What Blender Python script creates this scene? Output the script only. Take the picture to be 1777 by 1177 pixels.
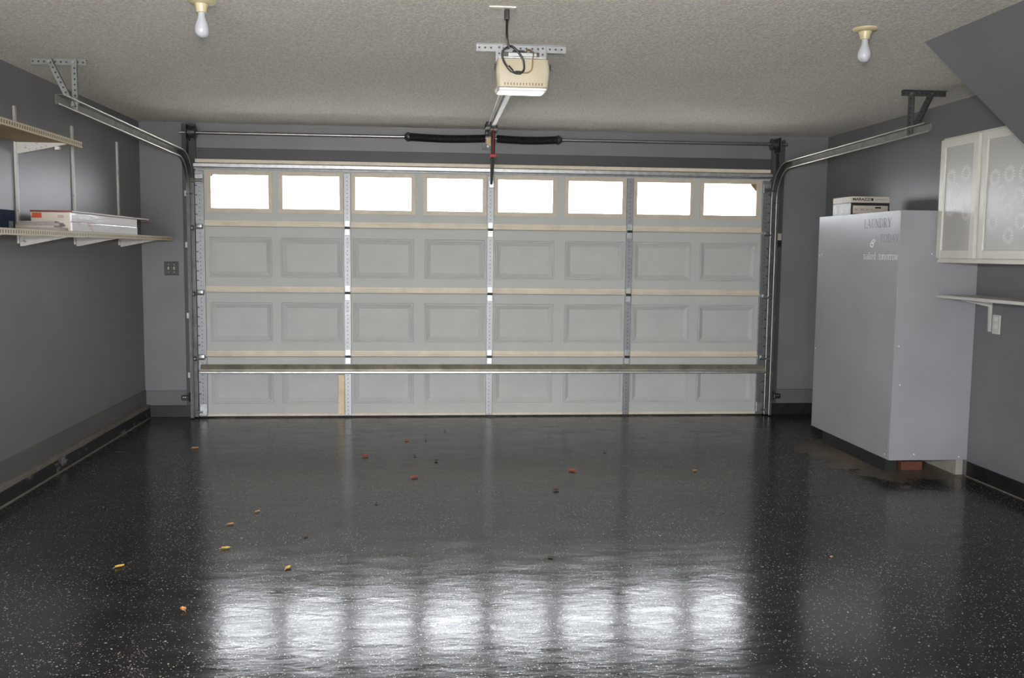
import bpy, bmesh, math, random
from mathutils import Vector, Matrix
random.seed(7)
for o in list(bpy.data.objects): bpy.data.objects.remove(o)
scene = bpy.context.scene
COL = scene.collection

# ------------------------------------------------------------------ camera
CAMLOC = Vector((-0.54395, -8.11424, 1.44323))
R_ = Vector((0.995868, -0.09014867, 0.0109607)); U_ = Vector((-0.0024979, 0.09345804, 0.99562009)); W_ = Vector((0.09077819, 0.99153357, -0.09284669))
cd = bpy.data.cameras.new('camera'); cam = bpy.data.objects.new('camera', cd); COL.objects.link(cam)
m = Matrix.Identity(4)
for i in range(3):
    m[i][0] = R_[i]; m[i][1] = U_[i]; m[i][2] = -W_[i]; m[i][3] = CAMLOC[i]
cam.matrix_world = m
cd.sensor_fit = 'HORIZONTAL'; cd.sensor_width = 36.0; cd.lens = 1622.744 / 1777 * 36.0; cd.clip_start = 0.02; cd.clip_end = 300
scene.camera = cam

# ------------------------------------------------------------------ world: even bright overcast sky
SKY = 43.0      # zenith radiance of a standard overcast sky
FLASH = 56.0
wd = bpy.data.worlds.new('overcast'); scene.world = wd; wd.use_nodes = True
bg = wd.node_tree.nodes['Background']; bg.inputs[0].default_value = (0.945, 0.95, 1.0, 1); 
wt = wd.node_tree; tc_ = wt.nodes.new('ShaderNodeTexCoord'); sx_ = wt.nodes.new('ShaderNodeSeparateXYZ'); wt.links.new(tc_.outputs['Generated'], sx_.inputs[0])
mx_ = wt.nodes.new('ShaderNodeMath'); mx_.operation = 'MAXIMUM'; mx_.inputs[1].default_value = 0.0; wt.links.new(sx_.outputs[2], mx_.inputs[0])
ma_ = wt.nodes.new('ShaderNodeMath'); ma_.operation = 'MULTIPLY_ADD'; ma_.inputs[1].default_value = SKY * 2 / 3; ma_.inputs[2].default_value = SKY / 3
wt.links.new(mx_.outputs[0], ma_.inputs[0]); wt.links.new(ma_.outputs[0], bg.inputs[1])

# the photographer's flash, just above the lens
fl = bpy.data.lights.new('camera_flash', 'AREA'); fl.shape = 'DISK'; fl.size = 0.09; fl.energy = FLASH; fl.color = (1.0, 0.97, 0.93)
flo = bpy.data.objects.new('camera_flash', fl); COL.objects.link(flo)
fl.spread = math.radians(95)
flo.rotation_euler = (math.radians(90 - 12), 0, math.radians(-4)); flo.location = CAMLOC + Vector((-0.01, 0.05, 0.20))

# sampling portals (they emit nothing) in the two places daylight comes in: the door's window row and the added rear opening
def portal(loc, sx, sy, rx):
    l = bpy.data.lights.new('daylight_portal', 'AREA'); l.shape = 'RECTANGLE'; l.size = sx; l.size_y = sy; l.cycles.is_portal = True
    o = bpy.data.objects.new('daylight_portal', l); COL.objects.link(o); o.location = loc; o.rotation_euler = (rx, 0, 0)
portal((0, .066, 1.92), 4.8, .32, math.radians(-90))
portal((-1.5, -9.405, 1.03), 2.7, 2.06, math.radians(90))

vs = scene.view_settings
scene.display_settings.display_device = 'sRGB'
vs.view_transform = 'Standard'; vs.look = 'None'; vs.exposure = 0.0; vs.gamma = 1.0; vs.use_curve_mapping = False

# ------------------------------------------------------------------ dimensions
XL, XR, HC = -2.94, 3.017, 2.491
YB = -9.3          # wall behind the camera
YD = 0.06          # inner face of the wall the garage door hangs on

# ------------------------------------------------------------------ materials
MATS = {}
class NT:
    def __init__(s, name):
        s.m = bpy.data.materials.new(name); s.m.use_nodes = True; s.t = s.m.node_tree
        s.b = s.t.nodes['Principled BSDF']
    def n(s, typ, **kw):
        nd = s.t.nodes.new(typ)
        for k, v in kw.items():
            if k.startswith('i_'):
                key = k[2:]; key = int(key) if key.isdigit() else key.replace('_', ' ')
                nd.inputs[key].default_value = v
            else: setattr(nd, k, v)
        return nd
    def l(s, a, b): s.t.links.new(a, b)
    def math(s, op, a, b=None, c=None):
        nd = s.n('ShaderNodeMath', operation=op)
        for i, v in enumerate((a, b, c)):
            if v is None: continue
            if isinstance(v, (int, float)): nd.inputs[i].default_value = v
            else: s.l(v, nd.inputs[i])
        return nd.outputs[0]
    def ramp(s, fac, p0, p1, c0=(0, 0, 0, 1), c1=(1, 1, 1, 1)):
        r = s.n('ShaderNodeValToRGB'); e = r.color_ramp.elements
        e[0].position = p0; e[1].position = p1; e[0].color = c0; e[1].color = c1
        s.l(fac, r.inputs[0]); return r.outputs[0]
    def mix(s, fac, a, b):
        nd = s.n('ShaderNodeMix', data_type='RGBA')
        for sock, v in ((nd.inputs[0], fac), (nd.inputs[6], a), (nd.inputs[7], b)):
            if isinstance(v, (int, float)): sock.default_value = v
            elif isinstance(v, tuple): sock.default_value = v
            else: s.l(v, sock)
        return nd.outputs[2]
    def noise(s, scale, detail=3, rough=.55, vec=None):
        nd = s.n('ShaderNodeTexNoise'); nd.inputs['Scale'].default_value = scale; nd.inputs['Detail'].default_value = detail; nd.inputs['Roughness'].default_value = rough
        if vec is not None: s.l(vec, nd.inputs['Vector'])
        return nd.outputs[0]
    def coord(s, which='Object'):
        return s.n('ShaderNodeTexCoord').outputs[which]
    def pos(s): return s.n('ShaderNodeNewGeometry').outputs['Position']
    def mapping(s, vec, scale=(1, 1, 1), loc=(0, 0, 0), rot=(0, 0, 0)):
        nd = s.n('ShaderNodeMapping'); nd.inputs['Scale'].default_value = scale; nd.inputs['Location'].default_value = loc; nd.inputs['Rotation'].default_value = rot
        s.l(vec, nd.inputs[0]); return nd.outputs[0]
    def bump(s, h, strength=.3, dist=.01):
        nd = s.n('ShaderNodeBump'); nd.inputs['Strength'].default_value = strength; nd.inputs['Distance'].default_value = dist
        s.l(h, nd.inputs['Height']); s.l(nd.outputs[0], s.b.inputs['Normal'])
def c4(c): return (c[0], c[1], c[2], 1)
def mat(name, col, rough=.5, metal=0.0, var=.08, scale=12, bump=0.0, bscale=60, spec=.5):
    t = NT(name); c = c4(col)
    n = t.noise(scale, 4, .6, t.pos())
    d = tuple(max(0, x * (1 - var * 2)) for x in col); u = tuple(min(1, x * (1 + var * 2)) for x in col)
    t.l(t.ramp(n, .25, .75, c4(d), c4(u)), t.b.inputs['Base Color'])
    t.b.inputs['Roughness'].default_value = rough; t.b.inputs['Metallic'].default_value = metal
    t.b.inputs['Specular IOR Level'].default_value = spec
    if bump: t.bump(t.noise(bscale, 3, .6, t.pos()), bump, .004)
    MATS[name] = t.m; return t.m

WALLC = (.186, .185, .196)
def wall_paint(name, col, rough=.36):
    t = NT(name); p = t.pos()
    n = t.noise(2.2, 3, .5, p)
    t.l(t.ramp(n, .3, .7, c4([x * .93 for x in col]), c4([x * 1.07 for x in col])), t.b.inputs['Base Color'])
    t.b.inputs['Roughness'].default_value = rough; t.b.inputs['Specular IOR Level'].default_value = .36
    t.bump(t.noise(140, 2, .6, p), .12, .002)
    MATS[name] = t.m; return t.m
wall_paint('wall_grey', WALLC, .42)
wall_paint('trim_grey', (.066, .066, .070), .5)
wall_paint('box_grey', (.335, .337, .355), .34)
wall_paint('sill_grey', (.13, .129, .127), .55)

def ceil_mat():
    t = NT('popcorn'); p = t.pos()
    n1 = t.noise(76, 3, .6, p); n2 = t.noise(1.1, 3, .5, p); n3 = t.noise(38, 2, .5, p)
    h = t.math('ADD', t.math('MULTIPLY', n1, 1.0), t.math('MULTIPLY', n3, .8))
    sp = t.ramp(n1, .40, .62, (.755, .72, .655, 1), (.98, .955, .90, 1))  # bump peaks lighter, hollows darker: relief shading put into the colour
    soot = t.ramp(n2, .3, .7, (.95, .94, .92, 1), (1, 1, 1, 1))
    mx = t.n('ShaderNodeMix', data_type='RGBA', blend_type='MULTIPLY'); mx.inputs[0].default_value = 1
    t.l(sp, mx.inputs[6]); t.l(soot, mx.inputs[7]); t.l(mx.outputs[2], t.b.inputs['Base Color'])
    t.b.inputs['Roughness'].default_value = 1.0; t.b.inputs['Specular IOR Level'].default_value = .0
    t.bump(h, .42, .009)
    MATS['popcorn'] = t.m
ceil_mat()

def floor_mat():
    t = NT('floor_epoxy'); p = t.pos()
    dens = t.noise(1.3, 5, .65, p)
    sx0 = t.n('ShaderNodeSeparateXYZ'); t.l(p, sx0.inputs[0])
    # the flecks are worn away along the middle where cars drive in
    wear = t.math('MULTIPLY', t.math('SUBTRACT', 1.0, t.math('MINIMUM', t.math('MULTIPLY', t.math('ABSOLUTE', sx0.outputs[0]), .55), 1.0)), t.math('MINIMUM', t.math('MAXIMUM', t.math('MULTIPLY_ADD', sx0.outputs[1], .9, 4.4), 0.0), 1.0))
    dens = t.math('MULTIPLY_ADD', wear, -.13, dens)
    def flecks(scale, keep, rad, loc):
        v = t.n('ShaderNodeTexVoronoi', feature='F1'); v.inputs['Scale'].default_value = scale; t.l(t.mapping(p, (1, 1, 1), loc), v.inputs['Vector'])
        sep = t.n('ShaderNodeSeparateColor'); t.l(v.outputs['Color'], sep.inputs[0])
        thr = t.math('MULTIPLY_ADD', dens, -.5, 1.0 - keep + .25)
        k = t.math('GREATER_THAN', sep.outputs[0], thr)
        r = t.math('MULTIPLY_ADD', sep.outputs[1], rad, rad * .35)
        d = t.math('LESS_THAN', v.outputs['Distance'], r)
        return t.math('MULTIPLY', k, d)
    f = t.math('MAXIMUM', flecks(80, .05, .28, (0, 0, 0)), flecks(170, .16, .34, (3.1, 1.7, 0)))
    streak = t.noise(3.0, 5, .6, t.mapping(p, (.6, 2.2, 1)))
    base = t.ramp(streak, .3, .75, (.010, .010, .011, 1), (.026, .026, .026, 1))
    # tan worn patches where the coating is rubbed through near the grey enclosure and along the left edge
    sx = t.n('ShaderNodeSeparateXYZ'); t.l(p, sx.inputs[0])
    def blob(cx, cy, rx, ry):
        a = t.math('DIVIDE', t.math('SUBTRACT', sx.outputs[0], cx), rx); b = t.math('DIVIDE', t.math('SUBTRACT', sx.outputs[1], cy), ry)
        d = t.math('SQRT', t.math('ADD', t.math('MULTIPLY', a, a), t.math('MULTIPLY', b, b)))
        return t.math('SUBTRACT', 1.0, d)
    wn = t.noise(5.0, 5, .7, p)
    w1 = t.math('MAXIMUM', blob(2.45, -1.75, .34, 1.0), blob(2.80, -2.2, .60, .36))
    w = t.ramp(t.math('ADD', w1, t.math('MULTIPLY_ADD', wn, 1.5, -.85)), -.05, .75)
    wn2 = t.noise(2.3, 6, .72, t.mapping(p, (1, 1, 1), (4.2, .3, 0)))
    w2 = t.math('MULTIPLY', t.ramp(wn2, .66, .78), .25)
    worn = t.mix(w, base, (.17, .14, .105, 1))
    worn = t.mix(w2, worn, (.13, .115, .095, 1))
    colr = t.mix(f, worn, (.42, .39, .33, 1))
    t.l(colr, t.b.inputs['Base Color'])
    rn = t.noise(4.5, 6, .7, t.mapping(p, (.7, 2.5, 1), (1.3, .2, 0)))
    rr = t.ramp(rn, .3, .72, (.10, .10, .10, 1), (.23, .23, .23, 1))
    # tracked-in dirt dulls the strip just inside the door
    dull = t.math('MULTIPLY', t.math('MINIMUM', t.math('MAXIMUM', t.math('MULTIPLY_ADD', sx.outputs[1], .45, 1.35), 0.0), 1.0), t.math('MULTIPLY_ADD', wn, .16, .0))
    t.l(t.math('ADD', t.math('ADD', rr, dull), t.math('MULTIPLY', w, .35)), t.b.inputs['Roughness'])
    t.b.inputs['Specular IOR Level'].default_value = .36
    hb = t.math('ADD', t.noise(7, 5, .62, t.mapping(p, (.8, 2.0, 1))), t.math('MULTIPLY', t.noise(45, 3, .6, p), .10))
    hb = t.math('ADD', hb, t.math('MULTIPLY', t.noise(2.2, 4, .6, t.mapping(p, (1, 1.4, 1), (.7, 2.1, 0))), 2.2))
    t.bump(hb, .12, .010)
    MATS['floor_epoxy'] = t.m
floor_mat()

def dots_mat(name, col, rough, pitch, rad, metal=1.0, hole=(.03, .03, .03)):
    t = NT(name); o = t.coord('Object'); s = t.n('ShaderNodeSeparateXYZ'); t.l(o, s.inputs[0])
    fz = t.math('SUBTRACT', t.math('FRACT', t.math('DIVIDE', s.outputs[2], pitch)), .5)
    dz = t.math('MULTIPLY', fz, pitch)
    d = t.math('SQRT', t.math('ADD', t.math('MULTIPLY', dz, dz), t.math('MULTIPLY', s.outputs[0], s.outputs[0])))
    h = t.math('LESS_THAN', d, rad)
    n = t.noise(30, 4, .6, t.pos())
    c = t.ramp(n, .3, .7, c4([x * .8 for x in col]), c4(col))
    t.l(t.mix(h, c, c4(hole)), t.b.inputs['Base Color'])
    t.l(t.math('MULTIPLY_ADD', h, -metal, metal), t.b.inputs['Metallic'])
    t.l(t.math('MULTIPLY_ADD', n, .2, rough - .1), t.b.inputs['Roughness'])
    MATS[name] = t.m
dots_mat('perforated', (.31, .32, .325), .45, .030, .0052)
dots_mat('perforated_dark', (.20, .21, .21), .5, .030, .0052)
dots_mat('perforated_dull', (.30, .31, .30), .5, .030, .0055)
dots_mat('stile_metal', (.28, .29, .30), .50, .034, .0042)
mat('galvanized', (.40, .415, .42), .44, 1.0, .12, 25)
mat('strut_dust', (.27, .255, .21), .5, .6, .18, 9)
mat('galvanized_dull', (.32, .325, .32), .45, 1.0, .12, 18)
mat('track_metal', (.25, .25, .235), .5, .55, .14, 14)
mat('track_shaded', (.13, .135, .13), .5, .7, .14, 14)  # darker copy of the track metal, its shade put into the colour
mat('lit_track_rim', (.46, .455, .42), .46, 1.0, .08, 14)  # brighter metal for the lips, edge highlights put into the colour
mat('dark_steel', (.10, .10, .105), .45, .8, .15, 30)
mat('shaft_steel', (.36, .36, .36), .38, 1.0, .08, 20)
mat('spring_black', (.012, .012, .013), .45, .3, .2, 60)
mat('black_plastic', (.015, .015, .016), .4)
mat('door_white', (.47, .485, .465), .6, 0, .025, 3, .06, 35, .2)
mat('door_panel', (.47, .485, .465), .6, 0, .025, 5, .06, 35, .2)
mat('rail_beige', (.64, .58, .46), .5, 0, .07, 6)
mat('frame_cream', (.53, .47, .37), .5, 0, .06, 8)
mat('seal_black', (.012, .012, .012), .8)
mat('base_black', (.010, .010, .011), .45, 0, .3, 9)
mat('ledge_dust', (.16, .145, .12), .8, 0, .12, 8)
mat('cream_plastic', (.44, .395, .29), .38, 0, .05, 6)
mat('lens_white', (.80, .78, .80), .16, 0, .03, 8)
mat('white_paint', (.62, .61, .57), .4, 0, .05, 10)
mat('cab_white', (.74, .72, .65), .38, 0, .03, 5)
mat('cab_glass', (.50, .50, .47), .30, 0, .02, 5)
mat('decal_white', (.80, .80, .77), .4, 0, .02, 9)
mat('tan_wood', (.50, .37, .19), .6, 0, .15, 14)
mat('shelf_wood', (.42, .32, .17), .6, 0, .12, 6)
mat('stick_wood', (.68, .56, .38), .6, 0, .12, 9)
mat('tag_brown', (.24, .17, .09), .7)
mat('red_cord', (.30, .02, .015), .5)
mat('orange_print', (.55, .09, .03), .5)
mat('plank_brown', (.18, .055, .035), .4, 0, .15, 6)
mat('paper_grey', (.42, .39, .35), .6, 0, .1, 30)
mat('carton_navy', (.018, .026, .055), .8, 0, .1, 12, 0, 60, .1)
mat('carton_dark', (.025, .024, .024), .5)
mat('carton_cream', (.60, .55, .47), .6, 0, .04)
mat('carton_grey', (.42, .41, .39), .5, 0, .12, 18)
mat('ink_black', (.015, .015, .015), .6)
mat('ink_grey', (.075, .075, .085), .5, 0, .2, 60)
mat('ink_faint', (.15, .15, .16), .5, 0, .1, 60)
mat('ink_white', (.90, .91, .92), .5, 0, .05)
mat('brick_red', (.13, .045, .025), .8, 0, .15, 20, .4, 60)
mat('drywall_edge', (.34, .32, .27), .8, 0, .1, 10)
mat('bulb_glass', (.50, .52, .56), .18, 0, .02)
mat('fixture_cream', (.56, .49, .30), .3, 0, .04)
mat('brass', (.45, .36, .18), .3, 1.0)
mat('switch_dark', (.03, .03, .032), .35)
mat('toggle_cream', (.45, .42, .34), .35)
mat('leaf_yellow', (.55, .38, .08), .6, 0, .2, 60)
mat('leaf_tan', (.45, .24, .09), .6, 0, .2, 60)
mat('leaf_red', (.35, .06, .03), .6, 0, .2, 60)
mat('leaf_brown', (.07, .04, .02), .7, 0, .2, 60)
mat('driveway', (.26, .245, .215), .8, 0, .1, 2)
mat('rear_bounce', (.50, .49, .46), .8, 0, .1, 2)
def wrap_mat():
    t = NT('shrink_wrap'); p = t.pos()
    n = t.noise(9, 4, .6, t.mapping(p, (1, .35, 1.5)))
    c = t.ramp(n, .62, .70, (.86, .84, .85, 1), (.60, .22, .25, 1))
    t.l(c, t.b.inputs['Base Color']); t.b.inputs['Roughness'].default_value = .16
    t.bump(t.noise(22, 4, .6, t.mapping(p, (1, .5, 2))), .35, .006); MATS['shrink_wrap'] = t.m
wrap_mat()
def curb_mat():
    t = NT('curb_black'); p = t.pos()
    n = t.noise(6, 5, .7, t.mapping(p, (1, 1, 1.8)))
    t.l(t.ramp(n, .58, .68, (.007, .007, .008, 1), (.22, .225, .23, 1)), t.b.inputs['Base Color'])
    t.b.inputs['Roughness'].default_value = .5; MATS['curb_black'] = t.m
curb_mat()
def strip_mat():
    t = NT('slotted_strip'); p = t.coord('Object'); s = t.n('ShaderNodeSeparateXYZ'); t.l(p, s.inputs[0])
    fy = t.math('ABSOLUTE', t.math('SUBTRACT', t.math('FRACT', t.math('DIVIDE', s.outputs[1], .030)), .5))
    a = t.math('LESS_THAN', fy, .24); b = t.math('LESS_THAN', t.math('ABSOLUTE', s.outputs[2]), .0085)
    h = t.math('MULTIPLY', a, b)
    t.l(t.mix(h, (.50, .41, .24, 1), (.10, .075, .04, 1)), t.b.inputs['Base Color']); t.b.inputs['Roughness'].default_value = .5
    MATS['slotted_strip'] = t.m
strip_mat()
def standard_mat():
    t = NT('standard_white'); p = t.pos()
    n = t.noise(45, 4, .7, p)
    t.l(t.ramp(n, .60, .68, (.50, .49, .46, 1), (.16, .16, .16, 1)), t.b.inputs['Base Color']); t.b.inputs['Roughness'].default_value = .45
    MATS['standard_white'] = t.m
standard_mat()
def glass_mat():
    t = NT('window_glass'); nt = t.t
    out = nt.nodes['Material Output']; tr = t.n('ShaderNodeBsdfTransparent'); gl = t.n('ShaderNodeBsdfGlossy'); gl.inputs['Roughness'].default_value = .02
    tr.inputs[0].default_value = (.93, .95, .95, 1)
    mx = t.n('ShaderNodeMixShader'); lw = t.n('ShaderNodeFresnel'); lw.inputs[0].default_value = 1.45
    t.l(lw.outputs[0], mx.inputs[0]); t.l(tr.outputs[0], mx.inputs[1]); t.l(gl.outputs[0], mx.inputs[2]); t.l(mx.outputs[0], out.inputs[0])
    MATS['window_glass'] = t.m
glass_mat()

# ------------------------------------------------------------------ mesh builder
class MB:
    def __init__(s): s.v = []; s.f = []; s.mi = []; s.cur = 0
    def quad(s, *pts):
        b = len(s.v); s.v += [tuple(p) for p in pts]; s.f.append(tuple(range(b, b + len(pts)))); s.mi.append(s.cur); return s
    def box(s, x0, x1, y0, y1, z0, z1, bev=0.0):
        bm = bmesh.new(); bmesh.ops.create_cube(bm, size=1)
        for v in bm.verts: v.co = Vector((x0 + (v.co.x + .5) * (x1 - x0), y0 + (v.co.y + .5) * (y1 - y0), z0 + (v.co.z + .5) * (z1 - z0)))
        if bev: bmesh.ops.bevel(bm, geom=list(bm.edges), offset=bev, segments=2, affect='EDGES', profile=.5)
        return s.addbm(bm)
    def addbm(s, bm):
        b = len(s.v); bm.verts.index_update()
        s.v += [tuple(v.co) for v in bm.verts]
        for f in bm.faces: s.f.append(tuple(b + v.index for v in f.verts)); s.mi.append(s.cur)
        bm.free(); return s
    def loft(s, rings, cap=True, close=True):
        n = len(rings[0]); b = len(s.v)
        for r in rings: s.v += [tuple(p) for p in r]
        for i in range(len(rings) - 1):
            for j in range(n if close else n - 1):
                k = (j + 1) % n
                s.f.append((b + i * n + j, b + i * n + k, b + (i + 1) * n + k, b + (i + 1) * n + j)); s.mi.append(s.cur)
        if cap:
            s.f.append(tuple(b + j for j in reversed(range(n)))); s.mi.append(s.cur)
            s.f.append(tuple(b + (len(rings) - 1) * n + j for j in range(n))); s.mi.append(s.cur)
        return s
    def tube(s, pts, r, n=8, cap=True):
        pts = [Vector(p) for p in pts]; rs = r if isinstance(r, (list, tuple)) else [r] * len(pts)
        rings = []; up = None
        for i, p in enumerate(pts):
            t = (pts[min(i + 1, len(pts) - 1)] - pts[max(i - 1, 0)]).normalized()
            if up is None:
                up = Vector((0, 0, 1)) if abs(t.z) < .9 else Vector((1, 0, 0))
            a = t.cross(up).normalized(); bb = a.cross(t).normalized(); up = bb
            rings.append([p + rs[i] * (math.cos(2 * math.pi * k / n) * a + math.sin(2 * math.pi * k / n) * bb) for k in range(n)])
        return s.loft(rings, cap)
    def lathe(s, prof, c, n=20, axis='Z'):
        rings = []
        for r, h in prof:
            ring = []
            for k in range(n):
                a = 2 * math.pi * k / n; x, y = r * math.cos(a), r * math.sin(a)
                ring.append({'Z': (c[0] + x, c[1] + y, c[2] + h), 'X': (c[0] + h, c[1] + x, c[2] + y), 'Y': (c[0] + y, c[1] + h, c[2] + x)}[axis])
            rings.append(ring)
        return s.loft(rings)
    def prism(s, poly, axis, a, b):
        """poly of 2-tuples extruded along axis from a to b; X:(y,z) Y:(x,z) Z:(x,y)"""
        def pt(q, h): return {'X': (h, q[0], q[1]), 'Y': (q[0], h, q[1]), 'Z': (q[0], q[1], h)}[axis]
        return s.loft([[pt(q, a) for q in poly], [pt(q, b) for q in poly]])
    def grid(s, xs, zs, holes, y0, y1):
        """slab in XZ with rectangular holes given as (i,j) cells"""
        nx, nz = len(xs) - 1, len(zs) - 1
        sol = lambda i, j: 0 <= i < nx and 0 <= j < nz and (i, j) not in holes
        for i in range(nx):
            for j in range(nz):
                if not sol(i, j): continue
                a, b, c, d = xs[i], xs[i + 1], zs[j], zs[j + 1]
                s.quad((a, y0, c), (b, y0, c), (b, y0, d), (a, y0, d)); s.quad((a, y1, c), (a, y1, d), (b, y1, d), (b, y1, c))
                if not sol(i - 1, j): s.quad((a, y0, c), (a, y0, d), (a, y1, d), (a, y1, c))
                if not sol(i + 1, j): s.quad((b, y0, c), (b, y1, c), (b, y1, d), (b, y0, d))
                if not sol(i, j - 1): s.quad((a, y0, c), (a, y1, c), (b, y1, c), (b, y0, c))
                if not sol(i, j + 1): s.quad((a, y0, d), (b, y0, d), (b, y1, d), (a, y1, d))
        return s
    def mesh(s, name, mats, off=(0, 0, 0), smooth=False):
        me = bpy.data.meshes.new(name); o = Vector(off)
        me.from_pydata([Vector(v) - o for v in s.v], [], s.f)
        if isinstance(mats, str): mats = [mats]
        for q in mats: me.materials.append(MATS[q])
        bm = bmesh.new(); bm.from_mesh(me); bmesh.ops.remove_doubles(bm, verts=bm.verts, dist=1e-6)
        bmesh.ops.recalc_face_normals(bm, faces=bm.faces); bm.to_mesh(me); bm.free()
        if len(mats) > 1 and len(me.polygons) == len(s.mi): me.polygons.foreach_set('material_index', s.mi)
        if smooth:
            me.polygons.foreach_set('use_smooth', [True] * len(me.polygons))
            try: me.set_sharp_from_angle(angle=math.radians(38))
            except Exception: pass
        me.update(); return me
WL = {}
def wl(p): return WL.get(p, Vector((0, 0, 0))) if p else Vector((0, 0, 0))
def obj(name, mb, mats, parent=None, loc=None, smooth=False):
    """mb given in world coordinates; loc = world origin of the object"""
    loc = Vector(loc) if loc is not None else (wl(parent) if parent else Vector((0, 0, 0)))
    me = mb if isinstance(mb, bpy.types.Mesh) else mb.mesh(name, mats, loc, smooth)
    o = bpy.data.objects.new(name, me); COL.objects.link(o)
    if parent: o.parent = parent
    o.location = loc - wl(parent); WL[o] = loc
    return o
def tag(o, label, cat, group=None):
    o['label'] = label; o['category'] = cat
    if group: o['group'] = group
    return o
def thing(name, label, cat, loc, group=None):
    o = bpy.data.objects.new(name, None); COL.objects.link(o); o.location = loc; o.empty_display_size = .1; WL[o] = Vector(loc)
    return tag(o, label, cat, group)
def struct(name, mb, mats, loc=None, smooth=False, label=None):
    o = obj(name, mb, mats, None, loc, smooth); o['kind'] = 'structure'
    if label: o['label'] = label
    return o
def bar(name, p0, p1, xdir, w, d, mats, parent, lshape=True, th=.003):
    """perforated bar from p0 to p1, its face of width w across xdir, lip of depth d; built in its own frame so the holes follow it"""
    p0, p1 = Vector(p0), Vector(p1); z = (p1 - p0); L = z.length; z.normalize(); x = Vector(xdir); x = (x - z * x.dot(z)).normalized(); y = z.cross(x)
    mb = MB(); mb.box(-w / 2, w / 2, 0, th, 0, L)
    if lshape: mb.box(w / 2 - th, w / 2, th, d, 0, L)
    me = mb.mesh(name, mats)
    o = bpy.data.objects.new(name, me); COL.objects.link(o); o.parent = parent
    M = Matrix.Identity(4)
    for i in range(3): M[i][0] = x[i]; M[i][1] = y[i]; M[i][2] = z[i]; M[i][3] = (p0 - wl(parent))[i]
    o.matrix_local = M; return o

# ================================================================== ROOM SHELL
J = [0.0, .529, 1.077, 1.630, 2.181]
struct('floor', MB().box(XL - .1, XR + .1, YB - .1, .30, -.12, 0), 'floor_epoxy', label='glossy black speckled epoxy garage floor')
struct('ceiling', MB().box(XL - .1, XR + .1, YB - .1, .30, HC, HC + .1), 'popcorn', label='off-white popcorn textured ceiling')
struct('wall_left', MB().box(XL - .1, XL, YB, .30, 0, HC), 'wall_grey', label='semi-gloss grey painted left wall')
struct('wall_right', MB().box(XR, XR + .1, YB, .30, 0, HC), 'wall_grey', label='semi-gloss grey painted right wall')
# unseen wide opening behind the camera, added to let in more daylight
struct('wall_rear', MB().grid([XL, -2.85, -.15, XR], [0, 2.06, HC], {(1, 0)}, YB - .1, YB), 'wall_grey')
fw = MB().grid([XL, -2.40, 2.40, XR], [0, 2.12, HC], {(1, 0)}, YD, .28)
struct('wall_front', fw, 'wall_grey', label='grey wall around the wide garage door')
# darker boards framing the door opening
struct('trim_1', MB().box(-2.590, -2.475, .035, YD, .10, 2.482, .002), 'trim_grey', label='dark grey jamb board left of the garage door')
struct('trim_2', MB().box(2.495, 2.615, .035, YD, .10, 2.455, .002), 'trim_grey', label='dark grey jamb board right of the garage door')
struct('trim_3', MB().box(-2.475, 2.495, .044, YD, 2.192, 2.285, .002), 'trim_grey', label='dark grey header board above the garage door')
# foundation curb and sill
struct('baseboard_left', MB().box(XL, XL + .012, YB, YD, .112, .230, .002), 'sill_grey')
cb = struct('trim_4', MB().box(XL, -2.895, YB, .02, .082, .112, .003), 'ledge_dust', label='dusty concrete ledge along the left wall')
struct('trim_5', MB().box(XL, -2.892, YB, .02, 0, .082, .002), 'curb_black', label='chipped black curb along the left wall')
struct('trim_6', MB().box(XL, -2.480, .030, YD, 0, .10, .002), 'base_black')
struct('trim_7', MB().box(XL, -2.590, .042, YD, .10, .228, .002), 'sill_grey')
struct('trim_8', MB().box(2.50, XR, .030, YD, 0, .10, .002), 'base_black')
struct('trim_9', MB().box(2.615, XR, .042, YD, .10, .228, .002), 'sill_grey')
struct('baseboard_right', MB().box(XR - .010, XR, YB, -2.34, 0, .098, .002), 'base_black')
struct('trim_10', MB().box(XR - .016, XR - .010, YB, -2.34, 0, .006), 'ledge_dust')
struct('trim_11', MB().box(-2.892, -2.880, YB, -.02, 0, .006), 'ledge_dust')
# stair bulkhead
S0 = (1.885, HC); SL = (2.491 - 2.009) / (2.433 - 1.885)
zr = HC - (XR - S0[0]) * SL
struct('wall_stair', MB().prism([(S0[0], HC), (XR, HC), (XR, zr)], 'Y', YB, -3.609), 'wall_grey', label='sloping grey underside of a stair bulkhead at the upper right')
# outside
struct('ground', MB().box(-30, 30, .30, 60, -.16, -.04), 'driveway')
struct('ground_rear', MB().box(-30, 30, -60, YB - .1, -.16, -.04), 'rear_bounce')  # added unseen pale ground, bounces daylight in through the rear opening

# ================================================================== GARAGE DOOR (door_1)
door = bpy.data.objects.new('door_1', None); COL.objects.link(door); WL[door] = Vector((0, 0, 0)); door['kind'] = 'structure'
door['label'] = 'wide white sectional garage door with a row of eight windows'
CX = [-2.112, -1.522, -.915, -.305, .303, .915, 1.520, 2.115]
XE = 2.472
PW = .258   # half panel width
SX = [-1.2192, 0.0, 1.2192]
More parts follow.
